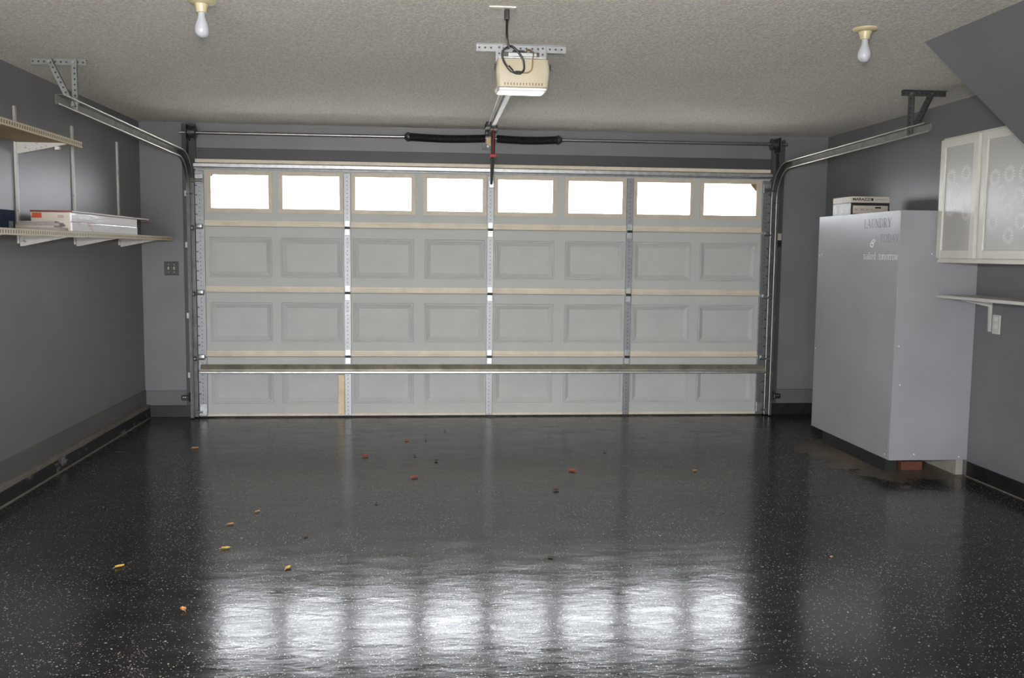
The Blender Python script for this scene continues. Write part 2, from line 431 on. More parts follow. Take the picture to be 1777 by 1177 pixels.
# shared embossed panel mesh
def panel_mesh(hh):
    mb = MB()
    def ring(ix, y): a, b = PW - ix, hh - ix; return [(-a, y, -b), (a, y, -b), (a, y, b), (-a, y, b)]
    rr = [ring(0, 0), ring(.005, .008), ring(.012, .008), ring(.016, .002), ring(.048, .021), ring(.050, .021)]
    mb.loft(rr, cap=False); mb.quad(*ring(.050, .021))
    return mb.mesh('raised_panel', 'door_panel')
PM = panel_mesh(.168)
hinge_me = (lambda mb: (mb.box(-.021, .021, -.006, 0, .010, .062, .002), mb.box(-.021, .021, -.006, 0, -.062, -.008, .002),
            mb.lathe([(.013, 0), (.013, .004), (.010, .006)], (0, -.006, .042), 12, 'Y') if 0 else mb.tube([(0, -.006, .042), (0, -.010, .042)], .011, 10),
            mb.tube([(0, -.006, -.036), (0, -.010, -.036)], .011, 10), mb)[-1])(MB()).mesh('hinge', 'galvanized')
pin_me = MB().tube([(-.022, -.008, 0), (.022, -.008, 0)], .010, 8).mesh('hinge_pin', 'dark_steel')
roller_me = {}
for sgn in (-1, 1):
    mb = MB(); mb.box(-.026, .026, -.030, 0, -.022, .022, .003); mb.tube([(sgn * -.03, -.030, -.012), (sgn * .062, -.030, -.012)], .0065, 8); mb.lathe([(.016, sgn * .040), (.021, sgn * .043), (.021, sgn * .054), (.016, sgn * .058)], (0, -.030, -.012), 12, 'X')
    roller_me[sgn] = mb.mesh('roller_bracket', 'galvanized_dull', smooth=True)
for k in range(4):
    z0, z1 = J[k] + (.012 if k == 0 else .0015), J[k + 1] - .006
    hz0, hz1 = (J[k] + .120, J[k] + .456) if k < 3 else (1.768, 2.074)
    if k == 2: hz0, hz1 = 1.205, 1.541
    if k == 1: hz0, hz1 = .654, .990
    hw = PW if k < 3 else .252
    xs = [-XE]
    for c in CX: xs += [c - hw, c + hw]
    xs.append(XE)
    holes = {(2 * i + 1, 1) for i in range(8)}
    mb = MB().grid(xs, [z0, hz0, hz1, z1], holes, 0.0, .030)
    mb.grid(xs, [J[k] + (.012 if k == 0 else 0), hz0, hz1, J[k + 1]], holes if k == 3 else set(), .030, YD - .001)
    sec = obj('door_section', mb, 'door_white', door)
    sec['label'] = ['bottom door section with embossed panels', 'second door section from the floor', 'third door section from the floor', 'top door section with eight windows'][k]
    if k < 3:
        for c in CX: obj('raised_panel', PM, None, sec, loc=(c, 0, (hz0 + hz1) / 2))
    else:
        for i, c in enumerate(CX):
            cz = (hz0 + hz1) / 2; hh = (hz1 - hz0) / 2
            fr = MB().grid([c - .270, c - .236, c + .236, c + .270], [cz - hh - .020, cz - hh + .016, cz + hh - .014, cz + hh + .020], {(1, 1)}, -.009, .012)
            obj('window_frame', fr, 'frame_cream', sec)
            sm = MB()
            for sx, sz in [(-.2, hh + .004), (0, hh + .004), (.2, hh + .004), (-.2, -hh - .003), (0, -hh - .003), (.2, -hh - .003), (-.254, .07), (-.254, -.07), (.254, .07), (.254, -.07)]:
                sm.tube([(c + sx, -.012, cz + sz), (c + sx, -.009, cz + sz)], .0038, 6)
            obj('frame_screws', sm, 'white_paint', sec)['kind'] = 'stuff'
            obj('window_pane', MB().box(c - .2515, c + .2515, .020, .024, hz0 + .0005, hz1 - .0005), 'window_glass', sec)
        # broken corner of the outer insert in the end window
        obj('corner_clip', MB().prism([(CX[7] + .238, 2.060), (CX[7] + .188, 2.060), (CX[7] + .238, 2.000)], 'Y', .010, .018), 'tag_brown', sec)
        obj('corner_clip', MB().prism([(CX[0] - .239, 2.061), (CX[0] - .218, 2.061), (CX[0] - .239, 2.040)], 'Y', .010, .018), 'tag_brown', sec)
    # beige rail along the foot of the section
    rz = (J[k] + .002, J[k] + .050) if k else (.012, .034)
    rl = MB()
    if k: rl.prism([(0, rz[0]), (-.016, rz[0] + .002), (-.016, rz[0] + .014), (-.010, rz[0] + .017), (-.010, rz[0] + .028), (-.013, rz[0] + .031), (-.011, rz[1]), (0, rz[1])], 'X', -XE + .06, XE - .06)
    else: rl.box(-XE, XE, -.010, 0, rz[0], rz[1], .003)
    obj('section_rail', rl, 'rail_beige', sec)
    if k == 3: obj('section_rail', MB().box(-XE, XE, -.012, .02, 2.158, 2.188, .003), 'rail_beige', sec)
    # galvanized stiles
    for x in SX:
        top = z1 - (.002 if k < 3 else .085)
        mb = MB().box(x - .029, x + .029, -.018, 0, z0 + .003, top, .002)
        obj('stile', mb, 'stile_metal', sec, loc=(x, 0, z0))
        if k:
            h = obj('hinge', hinge_me, None, sec, loc=(x, -.018, J[k])); obj('hinge_pin', pin_me, None, sec, loc=(x, -.020, J[k]))
    for sgn in (-1, 1):
        xc = sgn * 2.440
        mb = MB().box(xc - .036, xc + .036, -.016, 0, z0 + .003, z1 - (.002 if k < 3 else .085), .002)
        obj('end_stile', mb, 'stile_metal', sec, loc=(xc, 0, z0))
        nt = MB(); nz = 5 if k else 4
        for i in range(nz):
            zz = z0 + .09 + i * (.40 / nz); nt.box(xc + sgn * .026 - .010, xc + sgn * .026 + .010, -.019, -.016, zz, zz + .012)
        obj('stile_notches', nt, 'dark_steel', sec)['kind'] = 'stuff'
        if k: obj('roller_bracket', roller_me[sgn], None, sec, loc=(xc + sgn * .004, -.016, J[k] - .004))
        elif True:
            b = MB().box(xc - .030, xc + .032, -.024, -.016, .030, .125, .003).box(xc - .030, xc + .032, -.045, -.024, .030, .040)
            b.tube([(xc, -.045, .055), (xc + sgn * .06, -.045, .055)], .006, 8)
            obj('bottom_bracket', b, 'galvanized', sec)
        if k == 3:
            b = MB().box(xc - .034, xc + .034, -.030, -.016, 1.985, 2.062, .003)
            b.tube([(xc - sgn * .03, -.040, 2.000), (xc + sgn * .07, -.040, 2.000)], .007, 8).tube([(xc - sgn * .03, -.034, 2.018), (xc + sgn * .05, -.034, 2.018)], .006, 8)
            obj('top_roller_bracket', b, 'galvanized_dull', sec)
# bottom rubber seal
obj('bottom_seal', MB().box(-XE, XE, .005, .040, 0.001, .0118), 'seal_black', door)
# struts (hat channels)
def strut(zb, zt, y):
    return [(-.018, zt), (-.030, zt), (-.050, zt - .012), (-.058, zt - .030), (y, zb + .018), (y - .006, zb + .008), (y - .004, zb), (y + .006, zb + .003), (-.018, zb + .006)]
so = obj('strut', MB().prism([(-.018, .462), (-.024, .462), (-.052, .424), (-.056, .408), (-.018, .404)], 'X', -2.452, 2.470), 'strut_dust', door); so['label'] = 'dusty galvanized strut across the bottom section'
obj('strut_lip', MB().prism([(-.018, .404), (-.056, .408), (-.066, .404), (-.068, .392), (-.060, .386), (-.018, .388)], 'X', -2.452, 2.470), 'galvanized', so)
obj('strut', MB().prism([(-.0, 2.150), (-.0, 2.104), (-.022, 2.104), (-.026, 2.116), (-.044, 2.122), (-.044, 2.148), (-.026, 2.156)], 'X', -2.480, 2.480), 'galvanized', door)['label'] = 'galvanized strut along the top edge'

# ================================================================== TRACKS
def track(sgn, yend, label):
    root = thing('door_track', label, 'track', (sgn * 2.505, -.05, 0.0))
    R = .30; zc = 2.205
    path = []
    path.append((-.050, .012)); path.append((-.050, zc - R))
    vert = list(path)
    arc = []
    for i in range(0, 13):
        a = math.pi / 2 * i / 12; arc.append((-.050 - R + R * math.cos(a), zc - R + R * math.sin(a)))
    horiz = [arc[-1], (yend, zc + .028)]
    def sweep(pts, name, matn):
        # C channel: web outside, flanges with small lips, open towards the door
        w, h, t = .048, .026, .0022
        w2 = .022; prof = [(0, -h), (-w, -h), (-w, -h + .007), (-w + t, -h + .007), (-w + t, -h + t), (-t, -h + t), (-t, h - t), (-w2 + t, h - t), (-w2 + t, h - .008), (-w2, h - .008), (-w2, h), (0, h)]
        rings = []
        for i, (y, z) in enumerate(pts):
            a = Vector(pts[max(i - 1, 0)]); b = Vector(pts[min(i + 1, len(pts) - 1)]); tg = (b - a).normalized(); n = Vector((-tg.y, tg.x))
            rings.append([(sgn * (2.532 + px), y + n.x * pn, z + n.y * pn) for px, pn in prof])
        o = obj(name, MB().loft(rings), matn, root)
        for px, pn in ((-w2, h - .001), (-w, -h + .001)):
            path3 = []
            for i, (y, z) in enumerate(pts):
                a = Vector(pts[max(i - 1, 0)]); b = Vector(pts[min(i + 1, len(pts) - 1)]); tg = (b - a).normalized(); n = Vector((-tg.y, tg.x))
                path3.append((sgn * (2.532 + px), y + n.x * pn, z + n.y * pn))
            obj('lit_track_rim', MB().tube(path3, .0042, 6), 'lit_track_rim', o, smooth=True)
        return o
    sweep(vert, 'vertical_track', 'track_shaded'); sweep(arc, 'curved_track', 'track_shaded'); sweep(horiz, 'horizontal_track', 'track_metal')
    # wall brackets
    for z in (.34, .85, 1.45, 1.88):
        b = MB().box(sgn * 2.532, sgn * 2.536, -.05, .034, z, z + .045) if sgn > 0 else MB().box(-2.536, -2.532, -.05, .034, z, z + .045)
        x0, x1 = sorted((sgn * 2.532, sgn * 2.575)); b.box(x0, x1, .031, .0345, z, z + .045)
        obj('track_bracket', b, 'galvanized_dull', root)
    # steel flag plate at the bend
    x0, x1 = sorted((sgn * 2.5325, sgn * 2.535)); obj('flag_plate', MB().prism([(.033, 1.93), (.033, 2.33), (-.02, 2.33), (-.05, 2.22), (-.05, 1.93)], 'X', x0, x1), 'dark_steel', root)
    # joint bolt
    obj('bolt', MB().tube([(sgn * 2.484, -.074, zc - R - .01), (sgn * 2.534, -.074, zc - R - .01)], .005, 6), 'dark_steel', root)
    # ceiling hanger of perforated angle
    yh = yend + .24; zt = zc + .028 + .024
    x_in, x_out = sgn * 2.45, sgn * 2.745
    hm = 'perforated_dull' if sgn < 0 else 'perforated_dark'
    bar('hanger_rail', (x_in, yh, HC - .018), (x_out, yh, HC - .018), (0, 0, 1) if sgn > 0 else (0, 0, 1), .034, .026, hm, root)
    bar('hanger_leg', (sgn * 2.508, yh - .012, HC - .008), (sgn * 2.508, yh - .012, zt - .05), (1, 0, 0), .034, .02, hm, root)
    bar('hanger_brace', (sgn * 2.640, yh - .018, HC - .012), (sgn * 2.520, yh - .018, zt - .03), (1, 0, 0), .034, .02, hm, root)
    for bx_ in (2.508, 2.64): obj('hanger_bolt', MB().tube([(sgn * bx_, yh - .030, HC - .022), (sgn * bx_, yh - .012, HC - .022)], .007, 6), 'galvanized', root)
    return root
trackL = track(-1, -2.80, 'galvanized curved door track hung from the ceiling by the left wall')
trackR = track(1, -2.55, 'galvanized curved door track hung from the ceiling by the right wall')

# ================================================================== TORSION SPRINGS
ts = thing('torsion_spring', 'black torsion spring pair on a long steel shaft above the garage door', 'spring', (0, -.02, 2.40))
ZS, YS = 2.400, -.055
obj('shaft', MB().tube([(-2.585, YS, ZS - .004), (2.60, YS, ZS + .004)], .0125, 10), 'shaft_steel', ts, smooth=True)
for sgn, xa, xb in ((-1, -.690, -.055), (1, .560, .045)):
    mb = MB(); n = 42
    prof = []
    for i in range(n * 2 + 1):
        prof.append((.031 + (.0028 if i % 2 else 0), xa + (xb - xa) * i / (n * 2)))
    rings = []
    for r, x in prof:
        t = abs((x - xa) / (xb - xa)); sag = -.010 * math.sin(math.pi * t)
        rings.append([(x, YS + r * math.cos(2 * math.pi * k / 14), ZS + sag + r * math.sin(2 * math.pi * k / 14)) for k in range(14)])
    mb.loft(rings); obj('spring', mb, 'spring_black', ts)
    s = -1 if sgn < 0 else 1
    obj('winding_cone', MB().lathe([(.020, xa + s * .045), (.028, xa + s * .035), (.040, xa + s * .020), (.040, xa + s * .006), (.034, xa)], (0, YS, ZS), 14, 'X'), 'dark_steel', ts, smooth=True)
    xd = sgn * 2.475
    obj('cable_drum', MB().lathe([(.030, -.028), (.052, -.026), (.052, -.018), (.046, -.014), (.046, .014), (.052, .018), (.052, .026), (.030, .028)], (xd, YS - .002, ZS), 18, 'X'), 'dark_steel', ts, smooth=True)
    xp = sgn * 2.520
    obj('bearing_plate', MB().box(xp - .003, xp + .003, YS - .055, .034, ZS - .065, ZS + .060, .002).lathe([(.026, -.012), (.026, .012)], (xp, YS, ZS), 14, 'X'), 'dark_steel', ts)
    # lift cable from drum down to the bottom bracket
    obj('lift_cable', MB().tube([(sgn * 2.478, YS + .044, ZS), (sgn * 2.478, -.026, 1.0), (sgn * 2.474, -.030, .08)], .0022, 6), 'dark_steel', ts)
obj('center_bracket', MB().box(-.075, .030, .028, .043, ZS - .085, ZS + .030, .002).box(-.006, .000, YS - .02, .028, ZS - .05, ZS + .022), 'dark_steel', ts)

# ================================================================== OPENER
op = thing('garage_door_opener', 'cream garage door opener hung from the ceiling on perforated straps', 'opener', (-.072, -3.25, 2.26))
YF = -3.40
def ringz(z, x0, x1, y0, y1, r=.022, n=4):
    pts = []
    for cx, cy, a0 in ((x1 - r, y1 - r, 0), (x0 + r, y1 - r, 90), (x0 + r, y0 + r, 180), (x1 - r, y0 + r, 270)):
        for i in range(n + 1):
            a = math.radians(a0 + 90 * i / n); pts.append((cx + r * math.cos(a), cy + r * math.sin(a), z))
    return pts
hb = MB().loft([ringz(2.402, -.190, .048, YF + .020, -3.07), ringz(2.396, -.200, .058, YF + .006, -3.06), ringz(2.335, -.206, .065, YF, -3.10), ringz(2.262, -.200, .058, YF + .004, -3.20), ringz(2.256, -.192, .050, YF + .010, -3.21)])
obj('housing', hb, 'cream_plastic', op, smooth=True)
def rl_(pts, z0, z1): return [(x, y, z0 + (z1 - z0) * (y - YF) / .35) for x, y, z in pts]
ln = MB().loft([rl_(ringz(0, -.190, .050, YF + .010, -3.215, .008), 2.2555, 2.2555), rl_(ringz(0, -.190, .048, YF + .010, -3.215, .008), 2.246, 2.253), rl_(ringz(0, -.184, .036, YF + .016, -3.225, .008), 2.241, 2.250)])
obj('light_lens', ln, 'lens_white', op)
vm = MB()
for i in range(13):
    x = -.165 + i * .0155; vm.box(x, x + .006, YF - .0012, YF + .004, 2.268, 2.279)
obj('vents', vm, 'tag_brown', op)['kind'] = 'stuff'
obj('top_plate', MB().box(-.19, .045, -3.36, -3.06, 2.402, 2.412).box(-.145, .000, -3.372, -3.30, 2.412, 2.432, .003), 'galvanized', op)
obj('terminal_block', MB().box(-.115, -.085, -3.395, -3.375, 2.3985, 2.405), 'white_paint', op)
obj('top_clip', MB().box(-.12, -.06, -3.36, -3.31, 2.432, 2.446, .004), 'black_plastic', op)
for x in (-.208, .067): obj('side_clip', MB().box(x - .004, x + .004, -3.37, -3.355, 2.345, 2.375), 'black_plastic', op)
bar('ceiling_strap', (-.298, -3.265, HC - .0185), (.160, -3.265, HC - .0185), (0, 0, 1), .036, .02, 'perforated', op)
for x in (-.182, .040): bar('hanger_strap', (x, -3.272, HC - .002), (x, -3.272, 2.402), (1, 0, 0), .036, .02, 'perforated', op)
# rail: T bar and chain return, running up to the header bracket
A, B = Vector((-.133, -3.20, 2.262)), Vector((-.022, -.030, 2.452))
def skew_box(p, q, x0, x1, z0, z1):
    return MB().loft([[(c.x + a, c.y, c.z + b) for a, b in ((x0, z0), (x1, z0), (x1, z1), (x0, z1))] for c in (p, q)])
obj('rail', skew_box(A, B, -.004, .022, -.008, .020), 'galvanized', op)
rr = obj('rail_lip', skew_box(A, B, -.010, -.004, -.012, .004), 'dark_steel', op)
obj('chain', MB().tube([A + Vector((-.034, 0, .006)), B + Vector((-.024, 0, .006))], .0045, 6), 'galvanized_dull', op)
T = A.lerp(B, .74)
obj('trolley', MB().box(T.x - .050, T.x - .012, T.y - .09, T.y + .09, T.z - .020, T.z + .018, .004).box(T.x - .012, T.x + .034, T.y - .11, T.y + .07, T.z - .034, T.z - .009, .004).box(T.x + .003, T.x + .040, T.y - .10, T.y + .02, T.z + .020, T.z + .036, .003), 'spring_black', op)
obj('header_bracket', MB().box(-.050, .014, -.034, YD - .001, 2.436, 2.478, .003), 'dark_steel', op)
obj('label_tag', MB().prism([(-.046, 2.398), (-.052, 2.345), (-.002, 2.322), (.006, 2.402)], 'Y', -.150, -.146), 'tan_wood', op)
obj('tag_clip', MB().tube([(-.036, -.152, 2.325), (-.036, -.142, 2.325)], .010, 8), 'galvanized', op)
obj('tag_wire', MB().tube([(-.02, -.148, 2.395), (-.02, -.148, 2.440)], .003, 6), 'galvanized', op)
D1 = Vector((T.x + .012, T.y + .03, T.z - .034)); D2 = Vector((.002, -.062, 2.02))
obj('door_arm', MB().tube([D1, D1.lerp(D2, .45) + Vector((0, -.05, .01)), D1.lerp(D2, .8) + Vector((0, -.03, 0)), D2], [.016, .017, .015, .010], 8), 'seal_black', op)
obj('door_bracket', MB().box(-.020, .024, -.066, -.046, 1.985, 2.045, .003), 'galvanized', op)
c0 = Vector((T.x + .006, T.y - .06, T.z - .034))
obj('release_cord', MB().tube([c0, c0 + Vector((.004, 0, -.06)), c0 + Vector((-.001, 0, -.12)), c0 + Vector((.002, 0, -.185))], .0042, 6), 'red_cord', op)
ch = c0 + Vector((.002, 0, -.185))
obj('release_handle', MB().box(ch.x - .028, ch.x + .028, ch.y - .009, ch.y + .009, ch.z - .026, ch.z, .005), 'red_cord', op)
# ceiling outlet, plug and looped power cord
ou = thing('ceiling_outlet', 'white outlet plate on the ceiling above the opener', 'outlet', (-.223, -3.98, HC))
obj('plate', MB().box(-.281, -.165, -4.012, -3.945, HC - .007, HC, .003), 'white_paint', ou)
obj('socket', MB().box(-.262, -.228, -3.992, -3.965, HC - .0085, HC - .007, .001), 'cream_plastic', ou)
cord = thing('power_cord', 'black power cord looped in front of the cream opener', 'cord', (-.20, -3.97, HC - .03))
obj('plug', MB().box(-.214, -.192, -3.990, -3.962, HC - .050, HC - .0072, .004), 'black_plastic', cord)
import itertools
def smooth_path(pts, n=6):
    P = [Vector(p) for p in pts]; out = []
    for i in range(len(P) - 1):
        p0, p1, p2, p3 = P[max(i - 1, 0)], P[i], P[i + 1], P[min(i + 2, len(P) - 1)]
        for k in range(n):
            t = k / n; out.append(.5 * ((2 * p1) + (-p0 + p2) * t + (2 * p0 - 5 * p1 + 4 * p2 - p3) * t * t + (-p0 + 3 * p1 - 3 * p2 + p3) * t ** 3))
    return out + [P[-1]]
PXC = [(-.202, -3.976, 2.442), (-.196, -3.90, 2.395), (-.176, -3.72, 2.400), (-.158, -3.55, 2.425), (-.150, -3.46, 2.440), (-.176, -3.435, 2.425), (-.178, -3.430, 2.395), (-.160, -3.420, 2.360), (-.128, -3.416, 2.330), (-.092, -3.415, 2.322), (-.070, -3.416, 2.340), (-.074, -3.418, 2.385), (-.098, -3.425, 2.420), (-.128, -3.430, 2.446), (-.154, -3.435, 2.447)]
obj('cord_loop', MB().tube(smooth_path(PXC), .0055, 8), 'black_plastic', cord, smooth=True)
obj('cord_tie', MB().tube([(-.150, -3.421, 2.352), (-.128, -3.417, 2.331)], .010, 8).tube([(-.112, -3.417, 2.325), (-.085, -3.417, 2.324)], .009, 8), 'black_plastic', cord)
wr = smooth_path([(-.075, -3.414, 2.326), (-.050, -3.414, 2.327), (-.030, -3.416, 2.345), (-.027, -3.42, 2.390), (-.022, -3.40, 2.425), (-.040, -3.33, 2.455), (-.055, -3.30, 2.440)])
tag(obj('bell_wire', MB().tube(wr, .004, 6), 'tag_brown', None, smooth=True), 'thin brown wire looping over the right of the cream opener', 'wire')

# ================================================================== CEILING BULBS
def bulb(x, y, label):
    r = thing('ceiling_bulb', label, 'light', (x, y, HC), 'bare bulbs on the ceiling')
    obj('canopy', MB().lathe([(.058, 0), (.058, -.005), (.052, -.011), (.030, -.016)], (x, y, HC), 24), 'fixture_cream', r, smooth=True)
    obj('socket', MB().lathe([(.032, -.012), (.030, -.018), (.022, -.044), (.022, -.050), (.018, -.051)], (x, y, HC), 20), 'fixture_cream', r, smooth=True)
    prof = [(.0145, -.050), (.0150, -.066), (.0170, -.076), (.0225, -.089), (.0275, -.103), (.0300, -.118), (.0285, -.132), (.0220, -.144), (.0120, -.151), (.001, -.153)]
    obj('bulb', MB().lathe(prof, (x, y, HC), 20), 'bulb_glass', r, smooth=True)
bulb(-1.500, -3.925, 'bare white bulb in a brass holder, left ceiling fixture')
bulb(1.475, -3.835, 'bare white bulb in a brass holder, right ceiling fixture')

# ================================================================== GREY ENCLOSURE with lettering
BX, BY0, BY1, BZ0, BZ1 = 2.478, -2.326, -1.075, .106, 1.737
en = thing('utility_enclosure', 'tall grey boxed-in enclosure against the right wall', 'enclosure', (BX, BY0, BZ0))
PT = .016
side = obj('side_panel', MB().box(BX, BX + PT, BY0 + PT, BY1, BZ0, BZ1, .0015), 'box_grey', en)
obj('front_panel', MB().box(BX, XR - .001, BY0, BY0 + PT, BZ0, BZ1, .0015), 'box_grey', en)
obj('top_panel', MB().box(BX + PT, XR - .001, BY0 + PT, BY1, BZ1 - PT, BZ1 - .001, .001), 'box_grey', en)
obj('back_panel', MB().box(BX + PT, XR - .001, BY1 - PT, BY1, BZ0, BZ1 - PT, .001), 'box_grey', en)
# scattered screw heads / paint chips
for (x, y, z) in ((BX - .001, BY0 + .06, BZ0 + .03), (BX - .001, BY1 - .03, 1.44), (BX - .001, BY1 - .07, 1.452), (BX - .001, BY1 - .02, .72)): obj('paint_chip', MB().tube([(x, y, z), (x + .003, y, z)], .006, 6), 'ink_white', side)
for x, z in ((BX + .03, .86), (BX + .05, BZ0 + .5), (XR - .06, BZ0 + .02), (BX + .17, BZ0 + .04), (2.70, 1.46)): obj('screw_head', MB().tube([(x, BY0 - .001, z), (x, BY0 + .002, z)], .005, 6), 'ink_white', en)
# inside, seen through the gap under the box
obj('support_leg', MB().box(XR - .060, XR - .012, -2.30, -1.2, 0.0, BZ0), 'drywall_edge', en)
tag(obj('brick', MB().box(2.655, 2.805, -2.16, -2.06, 0, .060, .004), 'brick_red', None), 'red brick lying under the grey enclosure', 'brick')
obj('skid', MB().box(2.52, 2.60, -2.20, -1.2, 0, BZ0), 'carton_dark', en)

# lettering: serif strokes, u runs towards the camera (-Y), v is up
def arc(cx, cy, rx, ry, a0, a1, n=10): return [(cx + rx * math.cos(math.radians(a0 + (a1 - a0) * i / n)), cy + ry * math.sin(math.radians(a0 + (a1 - a0) * i / n))) for i in range(n + 1)]
TK, TN = .15, .06
GL = {
 'L': (.62, [([(.17, 0), (.17, 1)], TK), ([(.03, 1), (.33, 1)], TN), ([(.03, 0), (.58, 0)], TN), ([(.58, 0), (.58, .25)], TN)]),
 'A': (.74, [([(.08, 0), (.34, 1)], TN), ([(.34, 1), (.62, 0)], TK), ([(.16, .36), (.5, .36)], TN), ([(0, 0), (.2, 0)], TN), ([(.5, 0), (.74, 0)], TN)]),
 'U': (.74, [([(.17, 1), (.17, .3)] + arc(.38, .3, .21, .28, 180, 360), TN * 1.6), ([(.17, 1), (.17, .3)], TK), ([(.59, .3), (.59, 1)], TN), ([(.03, 1), (.31, 1)], TN), ([(.48, 1), (.7, 1)], TN)]),
 'N': (.78, [([(.15, 0), (.15, 1)], TN), ([(.13, 1), (.63, 0)], TK), ([(.63, 0), (.63, 1)], TN), ([(.03, 0), (.27, 0)], TN), ([(.03, 1), (.15, 1)], TN), ([(.5, 1), (.75, 1)], TN)]),
 'D': (.76, [([(.17, 0), (.17, 1)], TK), ([(.03, 1), (.3, 1)] + arc(.3, .5, .36, .5, 90, -90, 14) + [(.03, 0)], TN * 1.6)]),
 'R': (.74, [([(.17, 0), (.17, 1)], TK), ([(.03, 1), (.3, 1)] + arc(.32, .74, .22, .26, 90, -90) + [(.17, .48)], TN * 1.5), ([(.33, .48), (.62, 0)], TK), ([(.03, 0), (.32, 0)], TN), ([(.55, 0), (.74, 0)], TN)]),
 'Y': (.72, [([(.1, 1), (.36, .45)], TK), ([(.6, 1), (.36, .45)], TN), ([(.36, .45), (.36, 0)], TK), ([(0, 1), (.24, 1)], TN), ([(.48, 1), (.72, 1)], TN), ([(.22, 0), (.5, 0)], TN)]),
 'T': (.68, [([(.34, 0), (.34, 1)], TK), ([(.03, 1), (.65, 1)], TN), ([(.03, 1), (.03, .76)], TN), ([(.65, 1), (.65, .76)], TN), ([(.2, 0), (.48, 0)], TN)]),
 'O': (.78, [(arc(.39, .5, .32, .5, 0, 360, 20), TN * 1.8)]),
 'n': (.56, [([(.12, 0), (.12, .64)], TK), ([(.0, .64), (.12, .64)], TN), (arc(.29, .44, .15, .2, 160, 0), TN * 1.5), ([(.44, .44), (.44, 0)], TK), ([(0, 0), (.22, 0)], TN), ([(.34, 0), (.55, 0)], TN)]),
 'a': (.50, [(arc(.24, .48, .16, .16, 150, 0), TN * 1.4), ([(.40, .48), (.40, .0)], TK), (arc(.22, .18, .17, .17, 60, 330), TN * 1.4), ([(.4, 0), (.5, 0)], TN)]),
 'k': (.58, [([(.12, 0), (.12, 1)], TK), ([(0, 1), (.12, 1)], TN), ([(.14, .26), (.44, .62)], TN), ([(.24, .38), (.5, 0)], TK), ([(0, 0), (.22, 0)], TN), ([(.34, .63), (.54, .63)], TN), ([(.4, 0), (.58, 0)], TN)]),
 'e': (.48, [(arc(.24, .32, .19, .31, 0, 300, 14), TN * 1.5), ([(.06, .34), (.43, .34)], TN)]),
 'd': (.56, [([(.40, 0), (.40, 1)], TK), ([(.28, 1), (.40, 1)], TN), (arc(.23, .32, .17, .31, 40, 320, 14), TN * 1.5), ([(.4, 0), (.52, 0)], TN)]),
 't': (.36, [([(.16, .86), (.16, .14)] + arc(.25, .12, .09, .12, 180, 320, 6), TK * .8), ([(.02, .63), (.33, .63)], TN)]),
 'o': (.50, [(arc(.25, .32, .2, .31, 0, 360, 16), TN * 1.7)]),
 'm': (.84, [([(.12, 0), (.12, .64)], TK), ([(.0, .64), (.12, .64)], TN), (arc(.27, .44, .14, .2, 160, 0), TN * 1.5), ([(.41, .44), (.41, 0)], TK), (arc(.56, .44, .14, .2, 160, 0), TN * 1.5), ([(.70, .44), (.70, 0)], TK), ([(0, 0), (.22, 0)], TN), ([(.32, 0), (.5, 0)], TN), ([(.62, 0), (.82, 0)], TN)]),
 'r': (.42, [([(.12, 0), (.12, .64)], TK), ([(.0, .64), (.12, .64)], TN), (arc(.29, .42, .14, .21, 160, 40), TN * 1.8), ([(0, 0), (.26, 0)], TN)]),
 'w': (.76, [([(.08, .64), (.24, 0)], TK), ([(.24, 0), (.38, .6)], TN), ([(.38, .64), (.54, 0)], TK), ([(.54, 0), (.68, .64)], TN), ([(0, .64), (.18, .64)], TN), ([(.3, .64), (.46, .64)], TN), ([(.6, .64), (.76, .64)], TN)]),
 ' ': (.3, [])}
def word(name, text, y0, y1, zb, zt, matn, parent, slant=0.0):
    total = sum(GL[c][0] for c in text); su = (y0 - y1) / total; sv = zt - zb; mb = MB(); u = 0.0; d = 0
    for chx in text:
        wdt, strokes = GL[chx]
        for pts, th in strokes:
            q = [((u + a) * su, b * sv) for a, b in pts]; hw = th * sv * (.38 if matn == 'ink_white' else .34)
            for i in range(len(q) - 1):
                a, b = Vector(q[i]), Vector(q[i + 1]); t = b - a
                if t.length < 1e-6: continue
                t.normalize(); nrm = Vector((-t.y, t.x)) * hw; ex = t * hw * .3
                x = BX - .0012 - d * 2e-6; d += 1
                mb.quad(*[(x, y0 - p.x, zb + p.y + slant * p.x) for p in (a - ex + nrm, a - ex - nrm, b + ex - nrm, b + ex + nrm)])
        u += wdt
    return obj(name, mb, matn, parent)
word('lettering', 'LAUNDRY', -1.825, -2.212, 1.634, 1.690, 'ink_grey', side)
word('lettering', 'TODAY', -2.066, -2.318, 1.536, 1.584, 'ink_faint', side)
word('lettering', 'naked', -1.838, -2.018, 1.420, 1.468, 'ink_white', side)
word('lettering', 'tomorrow', -2.052, -2.320, 1.420, 1.468, 'ink_white', side)
# little scrawled 'or'
mb = MB()
def ribbon(mb, pts, w, x):
    for i in range(len(pts) - 1):
        a, b = Vector(pts[i]), Vector(pts[i + 1]); t = (b - a).normalized(); n = Vector((-t.y, t.x)) * w; mb.quad(*[(x - i * 2e-6, p.x, p.y) for p in (a - t * w * .3 + n, a - t * w * .3 - n, b + t * w * .3 - n, b + t * w * .3 + n)])
ribbon(mb, arc(-1.953, 1.518, .020, .014, 0, 360, 14), .0045, BX - .0013)
ribbon(mb, [(-1.972, 1.508), (-1.978, 1.535), (-1.996, 1.548)], .0045, BX - .0014)
ribbon(mb, [(-1.945, 1.540), (-1.985, 1.556)], .003, BX - .0016)
obj('lettering', mb, 'ink_white', side)

